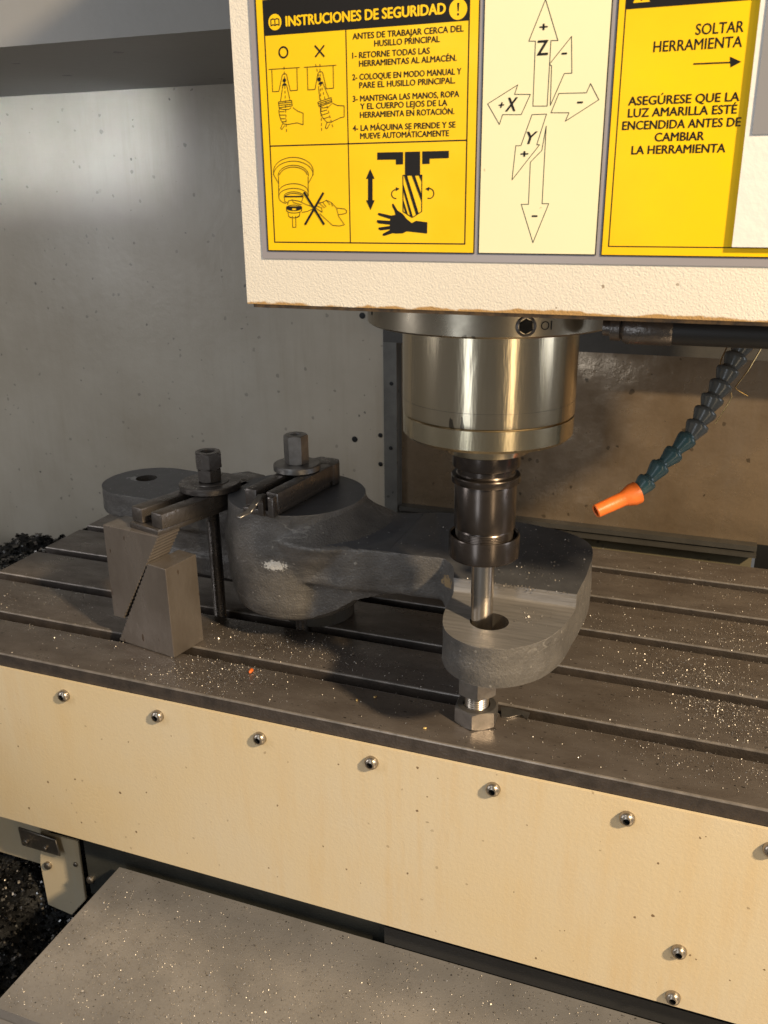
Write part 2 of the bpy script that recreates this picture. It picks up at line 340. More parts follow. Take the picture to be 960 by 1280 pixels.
for px, py, y, r in ((33, 1052, (.036), .0042), (57, 1060, (.036), .0042), (61, 1081, (.046), .006), (95, 1080, (.046), .0035), (114, 1099, .012, .0055)):
    p = at_y(px, py, y); lathe('bolt', [(r, 0), (r, r*.5), (r*.75, r*.8), (r*.4, r*.85)], M['screw'], br, 12, T(p[0], p[1], p[2]) @ Matrix.Rotation(PI/2, 4, 'X'))

# ================================================================== TABLE
YF = -.018; SLOTS = [.071, .170, .269, .3675, .466]; YB = .535; XL, XR = -.745, .75
tb = thing('machine_table', 'long dark cast iron machine table with five T slots and a beige front panel', 'machine table', (0, YF, 0))
prof = [(YF, -.0005-.14), (YF, 0)]
for s in SLOTS:
    n_ = s-.0185
    prof += [(n_, 0), (n_, -.020), (n_-.0065, -.020), (n_-.0065, -.034), (s+.0065, -.034), (s+.0065, -.020), (s, -.020), (s, 0)]
prof += [(YB, 0), (YB, -.14)]
bm = bmesh.new()
A = [bm.verts.new((XL, y, z)) for y, z in prof]; B = [bm.verts.new((XR, y, z)) for y, z in prof]; n = len(prof)
for i in range(n): bm.faces.new((A[i], A[(i+1) % n], B[(i+1) % n], B[i]))
bm.faces.new(A[::-1]); bm.faces.new(B); bmesh.ops.recalc_face_normals(bm, faces=bm.faces[:])
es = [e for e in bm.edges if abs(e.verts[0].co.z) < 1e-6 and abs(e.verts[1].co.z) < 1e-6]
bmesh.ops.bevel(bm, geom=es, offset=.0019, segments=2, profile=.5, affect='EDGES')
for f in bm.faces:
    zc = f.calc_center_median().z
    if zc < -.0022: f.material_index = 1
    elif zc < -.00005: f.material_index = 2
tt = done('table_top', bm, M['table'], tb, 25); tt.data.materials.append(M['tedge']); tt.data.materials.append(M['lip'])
fp = box('front_panel', (XL-.01, YF-.0045, -.2385), (XR, YF-.0008, -.0165), M['panel'], tb, .0009)
def screw_mesh():
    bm = bmesh.new(); r = .0072
    add_lathe(bm, [(r, 0), (r, .0020), (r*.97, .0034), (r*.82, .0055), (r*.56, .0067), (r*.44, .0070)], 24, None, False)
    hx = hexpts(r*.44, 10); hi = [bm.verts.new((x, y, .0070)) for x, y in hx]; lo = [bm.verts.new((x, y, .0030)) for x, y in hx]
    for i in range(6): bm.faces.new((hi[i], lo[i], lo[(i+1) % 6], hi[(i+1) % 6])).material_index = 1
    bm.faces.new(lo).material_index = 1
    me = bpy.data.meshes.new('screw'); bm.to_mesh(me); bm.free()
    me.polygons.foreach_set('use_smooth', [True]*len(me.polygons)); me.set_sharp_from_angle(angle=math.radians(45))
    me.materials.append(M['screw']); me.materials.append(M['socket']); return me
sm = screw_mesh()
for x, z in ((-.601, -.035), (-.477, -.035), (-.352, -.035), (-.227, -.035), (-.102, -.035), (.022, -.035), (.146, -.035), (.2665, -.035), (.391, -.035), (.204, -.170), (.204, -.2265)):
    o = bpy.data.objects.new('screw', sm); COL.objects.link(o); o.parent = fp
    o.location = Vector((x, YF-.0045, z)); o.rotation_euler = (PI/2, 0, 0)
# fp sits at minus its parent's place, so its children keep world numbers

# ================================================================== HEAD WITH SIGNS
HY = -.120
hd = thing('spindle_housing', 'cream wrinkle painted machine head above the spindle', 'machine head', (.1, 0, .42))
bm = bmesh.new(); add_box(bm, (-.157, HY, .4225), (.40, .30, .86)); bevel(bm, .0035, 3); done('housing', bm, M['head'], hd, 40)
box('rust_lip', (-.154, HY+.004, .4195), (.397, .29, .4224), mat('rusty_edge_paint', (.30, .17, .06), .6, vary=.6, vscale=90, col2=(.05, .04, .03)), hd)
SY = HY-.0012                                         # printed face
def X_(px, py): return float(at_y(px, py, SY)[0])
def Z_(px, py): return float(at_y(px, py, SY)[2])
ZT = .70
xl, xr1 = X_(327.8, 322), .385
zb = (Z_(327.8, 322.3)+Z_(620, 328.9)+Z_(900, 332.5))/3
box('sign_backing', (xl, SY+.0004, zb), (xr1, HY+.002, ZT+.012), M['greyprint'], hd)
LAY = [0]
def flat(name, polys, m, parent, y):
    bm = bmesh.new()
    for pts in polys:
        vs = [bm.verts.new((x, y, z)) for x, z in pts]
        f = bm.faces.new(vs); f.normal_update()
        if f.normal.y > 0: f.normal_flip()
    bmesh.ops.triangulate(bm, faces=bm.faces[:])
    me = bpy.data.meshes.new(name); bm.to_mesh(me); bm.free(); return link(name, me, m, parent)
def rect(x0, z0, x1, z1): return [(x0, z0), (x1, z0), (x1, z1), (x0, z1)]
def frame_polys(x0, z0, x1, z1, w): return [rect(x0, z0, x1, z0+w), rect(x0, z1-w, x1, z1), rect(x0, z0+w, x0+w, z1-w), rect(x1-w, z0+w, x1, z1-w)]
def strokes(lines, w):
    out = []
    for pts in lines:
        for (x0, z0), (x1, z1) in zip(pts, pts[1:]):
            dx, dz = x1-x0, z1-z0; l = math.hypot(dx, dz) or 1e-9; e = w*.35
            ux, uz = dx/l, dz/l; a = (x0-ux*e, z0-uz*e); b = (x1+ux*e, z1+uz*e); nx, nz = -uz*w/2, ux*w/2
            out.append([(a[0]+nx, a[1]+nz), (b[0]+nx, b[1]+nz), (b[0]-nx, b[1]-nz), (a[0]-nx, a[1]-nz)])
    return out
def flat_strokes(name, lines, w, m, parent, y):
    """crossing strokes each get a hair more height so that no two faces share a plane"""
    bm = bmesh.new()
    for k, pts in enumerate(strokes(lines, w)):
        yy = y-k*1.5e-7
        f = bm.faces.new([bm.verts.new((x, yy, z)) for x, z in pts]); f.normal_update()
        if f.normal.y > 0: f.normal_flip()
    me = bpy.data.meshes.new(name); bm.to_mesh(me); bm.free(); return link(name, me, m, parent)
def crop(ox, oy, s): return lambda *pts: [(X_(ox+x/s, oy+y/s), Z_(ox+x/s, oy+y/s)) for x, y in pts]
cA, cB, cC, cD, cE, cG = crop(330, 180, 7.385), crop(330, 40, 8.727), crop(320, 170, 3.4286), crop(320, 0, 3.4286), crop(580, 0, 2.5263), crop(450, 180, 6.4)

_txt_cache = {}
def text_mesh(s, bold=0., shear=0.):
    c = bpy.data.curves.new('t', 'FONT'); c.body = s; c.offset = bold; c.shear = shear; c.resolution_u = 3
    o = bpy.data.objects.new('t', c); COL.objects.link(o); dg = bpy.context.evaluated_depsgraph_get(); dg.update()
    me = bpy.data.meshes.new_from_object(o.evaluated_get(dg)); bpy.data.objects.remove(o); bpy.data.curves.remove(c)
    v = np.empty(len(me.vertices)*3); me.vertices.foreach_get('co', v); v = v.reshape(-1, 3)
    polys = [list(p.vertices) for p in me.polygons]; bpy.data.meshes.remove(me); return v, polys
CAPH = float(text_mesh('H')[0][:, 1].max())
def lettering(name, rows, m, parent, y):
    """rows: (words, left end and right end of the base line, capital height) in metres on the sign"""
    V = []; Fs = []; 
    for s, (xa, za), (xb, zb_), cap, bold, shear in rows:
        v, polys = text_mesh(s, 0, shear)
        x0, x1 = v[:, 0].min(), v[:, 0].max(); k = (xb-xa)/(x1-x0); z = (za+zb_)/2
        for t, (ox, oz) in enumerate(((-1, 0), (1, 0), (0, .6), (0, -.6), (0, 0)) if bold else ((0, 0),)):
            off = len(V); e = bold*cap
            for p in v: V.append((xa+(p[0]-x0)*k+ox*e, y-t*3e-7, z+p[1]*cap/CAPH+oz*e))
            Fs += [[i+off for i in q] for q in polys]
    me = bpy.data.meshes.new(name); me.from_pydata(V, [], Fs); me.update()
    bm = bmesh.new(); bm.from_mesh(me)
    for f in bm.faces:
        if f.normal.y > 0: f.normal_flip()
    bm.to_mesh(me); bm.free()
    return link(name, me, m, parent)
def circ(cx, cz, r, n=32, a0=0, a1=360): return [(cx+r*math.cos(math.radians(a0+(a1-a0)*i/n)), cz+r*math.sin(math.radians(a0+(a1-a0)*i/n))) for i in range(n+(a1-a0 != 360))]
U = float(ROT[2] @ (np.array([.05, SY, .55])-CAM))/F                                       # about one photo pixel on the sign, in metres

# --- instruction sign
s1 = thing('safety_sign', 'yellow safety instruction sign with hand and tool drawings, leftmost on the machine head', 'sign', (-.07, SY, .5))
x0, x1 = X_(334.2, 300), X_(593.4, 300)
z0 = Z_(465, 315.6)
yl = SY-.0002
flat('yellow_panel', [rect(x0, z0, x1, ZT)], M['yellow'], s1, SY-.0001)
flat('border', frame_polys(x0, z0, x1, ZT, 1.5*U), M['black'], s1, yl)
fx0, fx1 = X_(343, 302), X_(581.8, 306); fz0 = Z_(462, 304.5); fzt = (Z_(332, 44)+Z_(588, 26.5))/2
fztop = fzt+.0212
xd = (X_(433.2, 40)+X_(437.5, 300))/2; zd = (Z_(340, 181.4)+Z_(584, 176.5))/2
flat('frame_lines', frame_polys(fx0, fz0, fx1, fztop, 1.6*U)+[rect(xd-.7*U, fz0, xd+.7*U, fzt), rect(fx0, zd-.8*U, fx1, zd+.8*U)], M['black'], s1, yl-.00003)
flat('title_band', [rect(fx0, fzt, fx1, fztop)], M['black'], s1, yl-.00005)
bx, bz = cD((82, 95))[0]; ex, ez = cD((867, 40))[0]
for q in (circ(bx, bz, 9.7*U), circ(ex, ez, 11.6*U)): flat('title_disc', [q], M['yellow'], s1, yl-.00010)
flat_strokes('book_mark', [[(bx-6*U, bz+3*U), (bx-3*U, bz+4*U), (bx, bz+3*U), (bx+3*U, bz+4*U), (bx+6*U, bz+3*U), (bx+6*U, bz-4*U), (bx+3*U, bz-3*U), (bx, bz-4*U), (bx-3*U, bz-3*U), (bx-6*U, bz-4*U), (bx-6*U, bz+3*U)], [(bx, bz+3*U), (bx, bz-4*U)]], 1.5*U, M['black'], s1, yl-.00014)
flat('exclamation_mark', [[(ex-1.6*U, ez+7*U), (ex+1.6*U, ez+7*U), (ex+.7*U, ez-2.5*U), (ex-.7*U, ez-2.5*U)], circ(ex, ez-5.6*U, 1.5*U, 14)], M['black'], s1, yl-.00014)
def row(c, s, xa, ya, xb, yb, cap, bold=.035, shear=0): p = c((xa, ya), (xb, yb)); return (s, p[0], p[1], cap*U, bold, shear)
lettering('title_lettering', [row(cD, 'INSTRUCIONES DE SEGURIDAD', 130, 110, 812, 62, 11.7, .055)], M['yellow'], s1, yl-.00014)
for a in (
    ('ANTES DE TRABAJAR CERCA DEL', 415, 166, 890, 138, 7.0, .035), ('HUSILLO PRINCIPAL', 508, 197, 788, 182, 7.0, .035),
    ('1- RETORNE TODAS LAS', 414, 249, 745, 232, 7.0, .035), ('HERRAMIENTAS AL ALMACÉN.', 443, 283, 860, 263, 7.0, .035),
    ('2- COLOQUE EN MODO MANUAL Y', 414, 342, 880, 320, 7.0, .035), ('PARE EL HUSILLO PRINCIPAL.', 444, 376, 854, 359, 7.0, .035),
    ('3- MANTENGA LAS MANOS, ROPA', 416, 435, 871, 416, 7.0, .035), ('Y EL CUERPO LEJOS DE LA', 448, 468, 820, 453, 7.0, .035), ('HERRAMIENTA EN ROTACIÓN.', 447, 503, 850, 491, 7.0, .035),
    ('4- LA MÁQUINA SE PRENDE Y SE', 416, 559, 855, 549, 7.0, .035), ('MUEVE AUTOMÁTICAMENTE', 448, 593, 827, 585, 7.0, .035)): lettering('lettering', [row(cD, *a)], M['black'], s1, yl-.00008)
yp = yl-.00012
# right and wrong way to hold a tool
o_c = cB((214, 221))[0]; r_ = 5.9
flat_strokes('ring_mark', [circ(o_c[0], o_c[1], r_*U*1.08, 28)+[circ(o_c[0], o_c[1], r_*U*1.08, 28)[0]]], 2.0*U, M['black'], s1, yp)
flat_strokes('cross_mark', [cB((560, 152), (657, 265)), cB((655, 150), (565, 268))], 2.1*U, M['black'], s1, yp)
def P(c, *l): return c(*l)
hold = [P(cB, (55, 408), (390, 387)), P(cB, (88, 405), (97, 650), (165, 648), (203, 470), (212, 458), (240, 456), (250, 466), (290, 640), (368, 634), (362, 390)),
        P(cB, (207, 590), (185, 750)), P(cB, (252, 585), (287, 745)), P(cB, (160, 762), (305, 745), (312, 805), (168, 825), (160, 762)), P(cB, (163, 778), (308, 765)), P(cB, (165, 800), (310, 787)),
        P(cB, (175, 828), (165, 860), (172, 905), (188, 960), (215, 1000), (262, 1008), (365, 990), (430, 1012), (430, 885), (370, 862), (320, 825)), P(cB, (172, 868), (225, 868)), P(cB, (170, 905), (235, 905)), P(cB, (182, 945), (240, 945)), P(cB, (200, 980), (245, 975)),
        P(cB, (180, 835), (215, 845), (275, 842), (298, 825)), P(cB, (205, 1000), (185, 1050), (200, 1062), (228, 1020)),
        P(cB, (440, 385), (790, 362)), P(cB, (474, 380), (482, 630), (560, 626), (592, 448), (605, 435), (632, 433), (645, 448), (683, 618), (762, 612), (757, 366)),
        P(cB, (598, 590), (612, 740)), P(cB, (650, 570), (712, 715)), P(cB, (590, 765), (735, 715), (745, 765), (605, 815), (590, 765)), P(cB, (597, 780), (740, 735)), P(cB, (600, 800), (742, 752)),
        P(cB, (620, 825), (620, 880), (640, 930), (690, 985), (740, 980), (835, 935), (878, 925), (878, 805), (800, 800), (750, 775)), P(cB, (622, 868), (690, 850)), P(cB, (632, 905), (700, 885)), P(cB, (650, 945), (715, 925)),
        P(cB, (615, 815), (650, 828), (710, 815), (738, 785)), P(cB, (690, 985), (672, 1045), (690, 1055), (722, 1000))]
dash = []
for a, b in (((222, 380), (250, 1110)), ((613, 350), (632, 1100)), ((565, 352), (760, 1060))):
    for k in range(14):
        t0, t1 = k/14, (k+.55)/14; dash.append(P(cB, (a[0]+(b[0]-a[0])*t0, a[1]+(b[1]-a[1])*t0), (a[0]+(b[0]-a[0])*t1, a[1]+(b[1]-a[1])*t1)))
flat_strokes('holding_drawing', hold+dash, .72*U, M['black'], s1, yp-.00004)
c1, c2, c3, c4 = cB((226, 527))[0], cB((226, 575))[0], cB((605, 516))[0], cB((620, 562))[0]
for q in [circ(c1[0], c1[1], 2.4*U, 16), P(cB, (200, 585), (212, 560), (240, 560), (254, 582)), circ(c3[0], c3[1], 2.6*U, 16), P(cB, (597, 575), (605, 548), (640, 540), (652, 562))]: flat('pull_stud_mark', [q], M['black'], s1, yp-.00008)
# spindle and wiping hand
def arc(c, cx, cy, rx, ry, a0, a1, n=22): return c(*[(cx+rx*math.cos(math.radians(a0+(a1-a0)*i/n)), cy+ry*math.sin(math.radians(a0+(a1-a0)*i/n))) for i in range(n+1)])
wipe = [arc(cA, 274, 250, 183, 128, 180, 360), arc(cA, 274, 285, 183, 128, 180, 360), P(cA, (91, 250), (93, 285), (135, 360)), P(cA, (457, 250), (452, 290), (410, 365)),
        arc(cA, 274, 290, 140, 95, 178, 362), arc(cA, 274, 300, 130, 88, 190, 350), P(cA, (137, 300), (140, 490)), P(cA, (410, 300), (412, 480)),
        arc(cA, 275, 440, 135, 75, 180, 360), arc(cA, 275, 480, 135, 72, 180, 360), arc(cA, 275, 490, 135, 70, 180, 122), arc(cA, 277, 480, 88, 40, 180, 360), arc(cA, 277, 495, 88, 40, 180, 360), P(cA, (190, 490), (195, 530), (225, 545)), P(cA, (365, 490), (350, 530)),
        arc(cA, 280, 588, 70, 26, 0, 360), arc(cA, 280, 610, 70, 26, 0, 180), P(cA, (210, 590), (212, 615)), P(cA, (352, 590), (350, 615)), P(cA, (225, 632), (230, 665), (250, 680)), P(cA, (335, 632), (330, 662), (300, 678)), arc(cA, 280, 660, 50, 20, 0, 180),
        P(cA, (265, 665), (268, 768), (298, 768), (295, 665)), P(cA, (222, 560), (228, 525), (262, 515), (330, 528), (385, 555), (440, 575)), P(cA, (355, 630), (400, 622), (450, 600)), P(cA, (262, 515), (275, 540), (350, 560)),
        P(cA, (510, 545), (545, 535), (580, 518), (625, 540), (672, 590), (692, 668), (745, 745), (700, 755), (635, 750), (570, 690), (515, 640)), P(cA, (545, 535), (575, 580)), P(cA, (580, 518), (610, 560)), P(cA, (625, 540), (635, 575)), P(cA, (515, 545), (560, 590)),
        P(cA, (480, 590), (540, 630), (535, 590), (480, 565)), P(cA, (680, 590), (745, 598), (766, 615), (760, 640), (690, 652))]
flat_strokes('wiping_drawing', wipe, .72*U, M['black'], s1, yp-.00004)
flat('holder_rings', [P(cA, (208, 575), (352, 575), (352, 600), (300, 612), (300, 590), (262, 590), (262, 612), (210, 600)), P(cA, (195, 478), (360, 478), (360, 490), (195, 490))], M['black'], s1, yp-.0001)
flat_strokes('ban_cross', [P(cA, (375, 450), (555, 738)), P(cA, (548, 455), (385, 738))], 3.1*U, M['black'], s1, yp-.00015)
# cutter and hand
flat('cutter_symbol', [P(cG, (140, 68), (346, 64), (346, 162), (290, 164), (288, 124), (140, 126)), P(cG, (362, 63), (482, 60), (482, 246), (362, 248)), P(cG, (500, 59), (712, 54), (712, 112), (558, 117), (558, 158), (500, 160)),
     P(cG, (83, 200), (118, 278), (102, 278), (102, 450), (119, 450), (86, 528), (50, 450), (66, 450), (66, 278), (50, 278))], M['black'], s1, yp)
flat_strokes('cutter_drawing', [P(cG, (345, 250), (346, 540), (420, 588), (495, 540), (497, 248), (345, 250))], 1.0*U, M['black'], s1, yp-.00002)
flat('cutter_flutes', [P(cG, (355, 252), (378, 252), (470, 552), (450, 565)), P(cG, (415, 250), (440, 250), (494, 405), (494, 460)), P(cG, (472, 250), (494, 250), (494, 300)), P(cG, (348, 318), (430, 580), (410, 578), (348, 390)), P(cG, (348, 440), (398, 570), (380, 560), (348, 490))][0:3]+[P(cG, (348, 320), (425, 584), (405, 577), (348, 375)), P(cG, (348, 445), (385, 564), (365, 550), (348, 490))], M['black'], s1, yp-.00004)
turn = [arc(cG, 290, 400, 36, 36, 260, 90, 12), arc(cG, 556, 395, 36, 40, -90, 110, 12)]
for q in turn: flat_strokes('turn_arrow', [q], 1.2*U, M['black'], s1, yp)
flat('turn_heads', [P(cG, (288, 345), (318, 358), (290, 376)), P(cG, (556, 342), (524, 358), (553, 376))], M['black'], s1, yp-.00003)
hand = [(258, 480), (268, 476), (278, 492), (300, 530), (345, 560), (375, 600), (415, 632), (450, 614), (540, 626), (538, 716), (440, 705), (375, 698), (345, 714), (290, 716), (265, 712), (205, 732), (185, 734), (183, 718), (235, 690), (245, 682), (165, 690), (150, 682), (150, 668), (240, 655), (242, 645), (150, 635), (135, 622), (140, 608), (242, 614), (244, 600), (155, 572), (143, 562), (150, 550), (250, 572), (285, 566), (278, 535), (260, 500)]
flat('hand_symbol', [P(cG, *hand)], M['black'], s1, yp)

stain(M['head'], (.1, HY, .4215), (.6, .03, .0065), (.42, .25, .09), .9, 60, .38)
stain(M['casttop'], (-.553, .252, .133), (.030, .022, .02), (.30, .30, .30), .9, 220, .50)
# --- axis sign
s2 = thing('axis_sign', 'pale cream axis direction sign with outlined arrows, between two yellow signs', 'sign', (.08, SY, .5))
ax0, ax1 = (X_(596.8, 317)+X_(606, 0))/2, (X_(742.5, 318)+X_(769, 0))/2; az0 = Z_(670, 318.2)
flat('cream_panel', [rect(ax0, az0, ax1, ZT)], M['cream'], s2, SY-.0001)
flat('border', frame_polys(ax0, az0, ax1, ZT, 1.3*U), M['black'], s2, yl)
arrows = [[(258, -2), (297, 128), (275, 128), (263, 335), (218, 335), (226, 130), (205, 130)], [(340, 115), (341, 231), (317, 232), (273, 333), (277, 208), (270, 203)],
          [(75, 328), (170, 268), (160, 298), (210, 298), (181, 362), (122, 362), (112, 393)], [(275, 356), (300, 295), (387, 293), (400, 264), (426, 315), (320, 383), (332, 356)],
          [(215, 362), (261, 360), (230, 457), (239, 457), (152, 568), (164, 460), (180, 460)], [(260, 398), (247, 643), (268, 643), (218, 766), (181, 645), (204, 645), (210, 512), (246, 475)]]
for a in arrows: flat_strokes('arrow', [P(cE, *a, a[0])], .8*U, M['black'], s2, yl-.00004)
for q in [row(cE, '+', 239, 100, 263, 99, 9.5, .05), row(cE, 'Z', 231, 175, 264, 173, 16, .035), row(cE, '-', 309, 180, 324, 179, 11, .05), row(cE, '+', 110, 345, 126, 344, 9, .05, .25), row(cE, 'X', 131, 352, 168, 350, 15.5, .035, .25),
      row(cE, '-', 358, 334, 374, 333, 11, .05), row(cE, 'Y', 198, 455, 231, 453, 14, .03, .3), row(cE, '+', 179, 499, 202, 498, 9, .05), row(cE, '-', 215, 692, 231, 691, 11, .05)]: lettering('axis_letter', [q], M['black'], s2, yl-.00006)

# --- tool release sign
s3 = thing('tool_release_sign', 'yellow sign about releasing the tool, rightmost on the head beside the white plate', 'sign', (.17, SY, .5))
tx0 = (X_(748, 318)+X_(776, 0))/2; tz0 = Z_(850, 321)
flat('yellow_panel', [rect(tx0, tz0, xr1-.004, ZT)], M['yellow'], s3, SY-.0001)
flat('border', frame_polys(tx0, tz0, xr1-.004, ZT, 1.3*U), M['black'], s3, yl)
ix0 = (X_(759.3, 308)+X_(782.5, 11))/2; iz0 = Z_(850, 309.5); bandz = (Z_(783, 11)+Z_(948, 0))/2
flat('frame_lines', frame_polys(ix0, iz0, xr1-.008, ZT-.004, 1.3*U), M['black'], s3, yl-.00003)
flat('title_band', [rect(ix0, bandz, xr1-.008, bandz+.026)], M['black'], s3, yl-.00005)
tx, tz = X_(802, 0), Z_(802, 3)
flat('warning_triangle', [[(tx-9.5*U, tz), (tx+9.5*U, tz), (tx, tz+17*U)]], M['yellow'], s3, yl-.0001)
flat('exclamation_mark', [[(tx-1.2*U, tz+12*U), (tx+1.2*U, tz+12*U), (tx+.6*U, tz+5*U), (tx-.6*U, tz+5*U)], circ(tx, tz+2.6*U, 1.2*U, 10)], M['black'], s3, yl-.00014)
for a in (('SOLTAR', 731, 108, 882, 103, 11.2, .02), ('HERRAMIENTA', 598, 163, 877, 150, 11.2, .02), ('ASEGÚRESE QUE LA', 519, 331, 868, 321, 9.4, .04), ('LUZ AMARILLA ESTÉ', 518, 369, 860, 360, 9.4, .04),
      ('ENCENDIDA ANTES DE', 500, 408, 872, 401, 9.4, .04), ('CAMBIAR', 602, 446, 757, 443, 9.4, .04), ('LA HERRAMIENTA', 529, 486, 824, 482, 9.4, .04)): lettering('lettering', [row(cE, *a)], M['black'], s3, yl-.00006)
flat_strokes('arrow_shaft', [P(cE, (726, 202), (845, 197))], 1.6*U, M['black'], s3, yl-.00006)
flat('arrow_head', [P(cE, (840, 179), (876, 195), (842, 213))], M['black'], s3, yl-.0001)

# --- white box on the right edge
wb = thing('switch_plate', 'white enamelled plate with a grey reflection built on as a patch on the right edge of the head', 'switch plate', (.22, HY, .5))
WY = HY-.0042
wx0 = (at_y(950, 0, WY)[0]+at_y(915.7, 308, WY)[0])/2; wz0 = float(at_y(930, 309, WY)[2])
bm = bmesh.new(); add_box(bm, (wx0, WY, wz0), (.36, SY-.0006, ZT+.05)); bevel(bm, .0012, 3); done('plate_body', bm, M['white'], wb, 40)
gx = float(at_y(948, 100, WY)[0])
bm = bmesh.new(); add_box(bm, (gx, WY-.0008, float(at_y(945, 168, WY)[2])), (.33, WY+.001, ZT)); bevel(bm, .0005); done('grey_reflection', bm, M['greyreflect'], wb, 40)  # blurred grey reflection on the enamel, built as a thin slab

# ================================================================== SPINDLE, HOLDER, CUTTER
sp = thing('spindle', 'round ground steel spindle nose with a brassy oily sheen under the head', 'spindle', (0, 0, .42))
lathe('flange', [(.097, .4015), (.0985, .4005), (.1005, .402), (.1005, .4192)], M['flange'], sp, 96)
lathe('nose', [(.0700, .3265), (.0718, .3268), (.0720, .330), (.0720, .4005)], M['chrome'], sp, 96)
lathe('nose_ring', [(.060, .3065), (.0690, .3068), (.0715, .3095), (.0718, .325), (.0706, .3262), (.0690, .3264)], M['gold'], sp, 96)
lathe('pilot_ring', [(.0350, .2915), (.0368, .2925), (.0375, .297), (.0385, .3066)], M['chrome'], sp, 72)
lathe('upper_seam', [(.0719, .3388), (.07212, .3390), (.0719, .3392)], M['socket'], sp, 96, cap=False)
p = at_y(658.5, 411, -.0905); d = Vector((p[0], p[1], 0)).normalized()
ang = math.atan2(d.y, d.x)
MS = T(d.x*.1000, d.y*.1000, .4095) @ RZ(math.degrees(ang)) @ Matrix.Rotation(PI/2, 4, 'Y')
bm = bmesh.new(); add_lathe(bm, [(.0076, -.002), (.0076, .0008), (.0066, .0012), (.0056, .0008), (.0054, -.004)], 24, MS, False); done('set_screw', bm, M['darksteel'], sp, 40)
bm = bmesh.new(); add_lathe(bm, [(.0056, .0009), (.0010, .0009)], 6, MS, True); done('screw_socket', bm, M['socket'], sp)
# engraved mark beside the set screw
v, polys = text_mesh('OI'); a0 = ang+.105
me = bpy.data.meshes.new('engraving'); k = .0062/CAPH
me.from_pydata([((.1008)*math.cos(a0+q[0]*k/.1), (.1008)*math.sin(a0+q[0]*k/.1), .4065+q[1]*k) for q in v], [], polys); link('engraving', me, M['socket'], sp)
for a_, z_ in ((-1.05, .412), (-2.5, .411), (-.45, .4125)):
    lathe('flange_hole', [(.0018, .1000), (.0018, .1007), (.001, .1008)], M['socket'], sp, 12, Matrix.Translation((0, 0, z_)) @ RZ(math.degrees(a_)) @ Matrix.Rotation(PI/2, 4, 'Y'))
th = thing('tool_holder', 'dark blued collet chuck holder hanging in the spindle', 'tool holder', (0, 0, .29))
lathe('gauge_flange', [(.0275, .2635), (.0298, .2640), (.0300, .2645), (.0300, .2695), (.0295, .2703), (.0258, .2712), (.0250, .2725), (.0250, .2765), (.0258, .2775), (.0290, .2782), (.0292, .2790), (.0292, .2910), (.0285, .2914)], M['holder'], th, 72)
lathe('chuck_body', [(.0255, .2215), (.0268, .2222), (.0270, .2235), (.0270, .2625), (.0266, .2634)], M['holder'], th, 72)
lathe('thread', [(.0250, .198)]+[(.0250+(.0006 if i % 2 else 0), .199+i*.00075) for i in range(29)]+[(.0245, .2214)], M['holder'], th, 64)
lathe('collet_nut', [(.0120, .1935), (.0285, .1935), (.0306, .1942), (.0315, .1955), (.0315, .2135), (.0310, .2150), (.0298, .2152), (.0290, .2140), (.0288, .2000), (.0200, .1990)], M['holder'], th, 72, cap=False)
lathe('collet_face', [(.0101, .1946), (.0200, .1946), (.0200, .1960), (.0101, .1960)], M['zinc'], th, 48, cap=False)
em = lathe('end_mill', [(.0098, .1010), (.0101, .1014), (.0101, .1555), (.01045, .1560), (.01045, .215), (.009, .2155)], M['mill'], None, 48)
tag(em, 'bright round cutter shank reaching from the collet nut into the bored eye', 'end mill')

# hydraulic hose along the underside
hh = thing('hydraulic_hose', 'black rubber hose with a brownish crimped fitting under the head', 'hose', (.15, -.06, .408))
XM = Matrix.Rotation(PI/2, 4, 'Y')
lathe('fitting', [(.0060, .098), (.0060, .103), (.0092, .1035), (.0092, .110), (.0078, .111), (.0105, .113), (.0113, .116), (.0113, .1445), (.0105, .146)], M['darksteel'], hh, 20, T(0, -.062, .4075) @ XM, 30)
tube('rubber_hose', [(.145, -.062, .4075), (.25, -.062, .4078), (.45, -.058, .409)], .0105, M['rubber'], hh, 20)

# segmented coolant line
cn = thing('coolant_nozzle', 'jointed dark teal coolant hose hanging under the head with an orange tip', 'coolant hose', (.197, .078, .40))
base = bpy.data.objects.new
def segmesh(name, m, r, L_):
    bm = bmesh.new(); add_lathe(bm, [(r*.50, -L_*.15), (r*.62, 0), (r*.66, L_*.10), (r*.98, L_*.62), (r, L_*.68), (r, L_*.80), (r*.93, L_*.86), (r*.70, L_*.92), (r*.62, L_*1.02)], 24)
    me = bpy.data.meshes.new(name); bm.to_mesh(me); bm.free(); me.polygons.foreach_set('use_smooth', [True]*len(me.polygons)); me.set_sharp_from_angle(angle=math.radians(38)); me.materials.append(m); return me
pix = [(796, 616), (813, 598), (829.5, 579.5), (846, 562.5), (864, 545.5), (873.5, 529), (884, 512.5), (893, 496), (903, 478.5), (912.5, 461), (922, 444), (931, 428)]
pts = [Vector(CAM+_ray(*q)*.74) for q in pix]
s_teal, s_dark = segmesh('segment', M['seg'], .0083, .0155), segmesh('segment', M['segdark'], .0096, .0165)
for i, (a, b) in enumerate(zip(pts, pts[1:])):
    o = bpy.data.objects.new('segment', s_teal if i < 4 else s_dark); COL.objects.link(o); o.parent = cn
    d = (b-a); o.rotation_euler = d.to_track_quat('Z', 'Y').to_euler(); o.location = a-Vector(cn.location)
    o.rotation_euler.rotate_axis('X', rnd.uniform(-.10, .10))
    if i < 4: o.scale = (1, 1, d.length/.0155)
    else: o.scale = (1, 1, d.length/.0150)
tip = Vector(CAM+_ray(744.5, 639.5)*.735); nb = pts[0]+ (pts[0]-tip).normalized()*.001
bm = bmesh.new(); Ln = (nb-tip).length
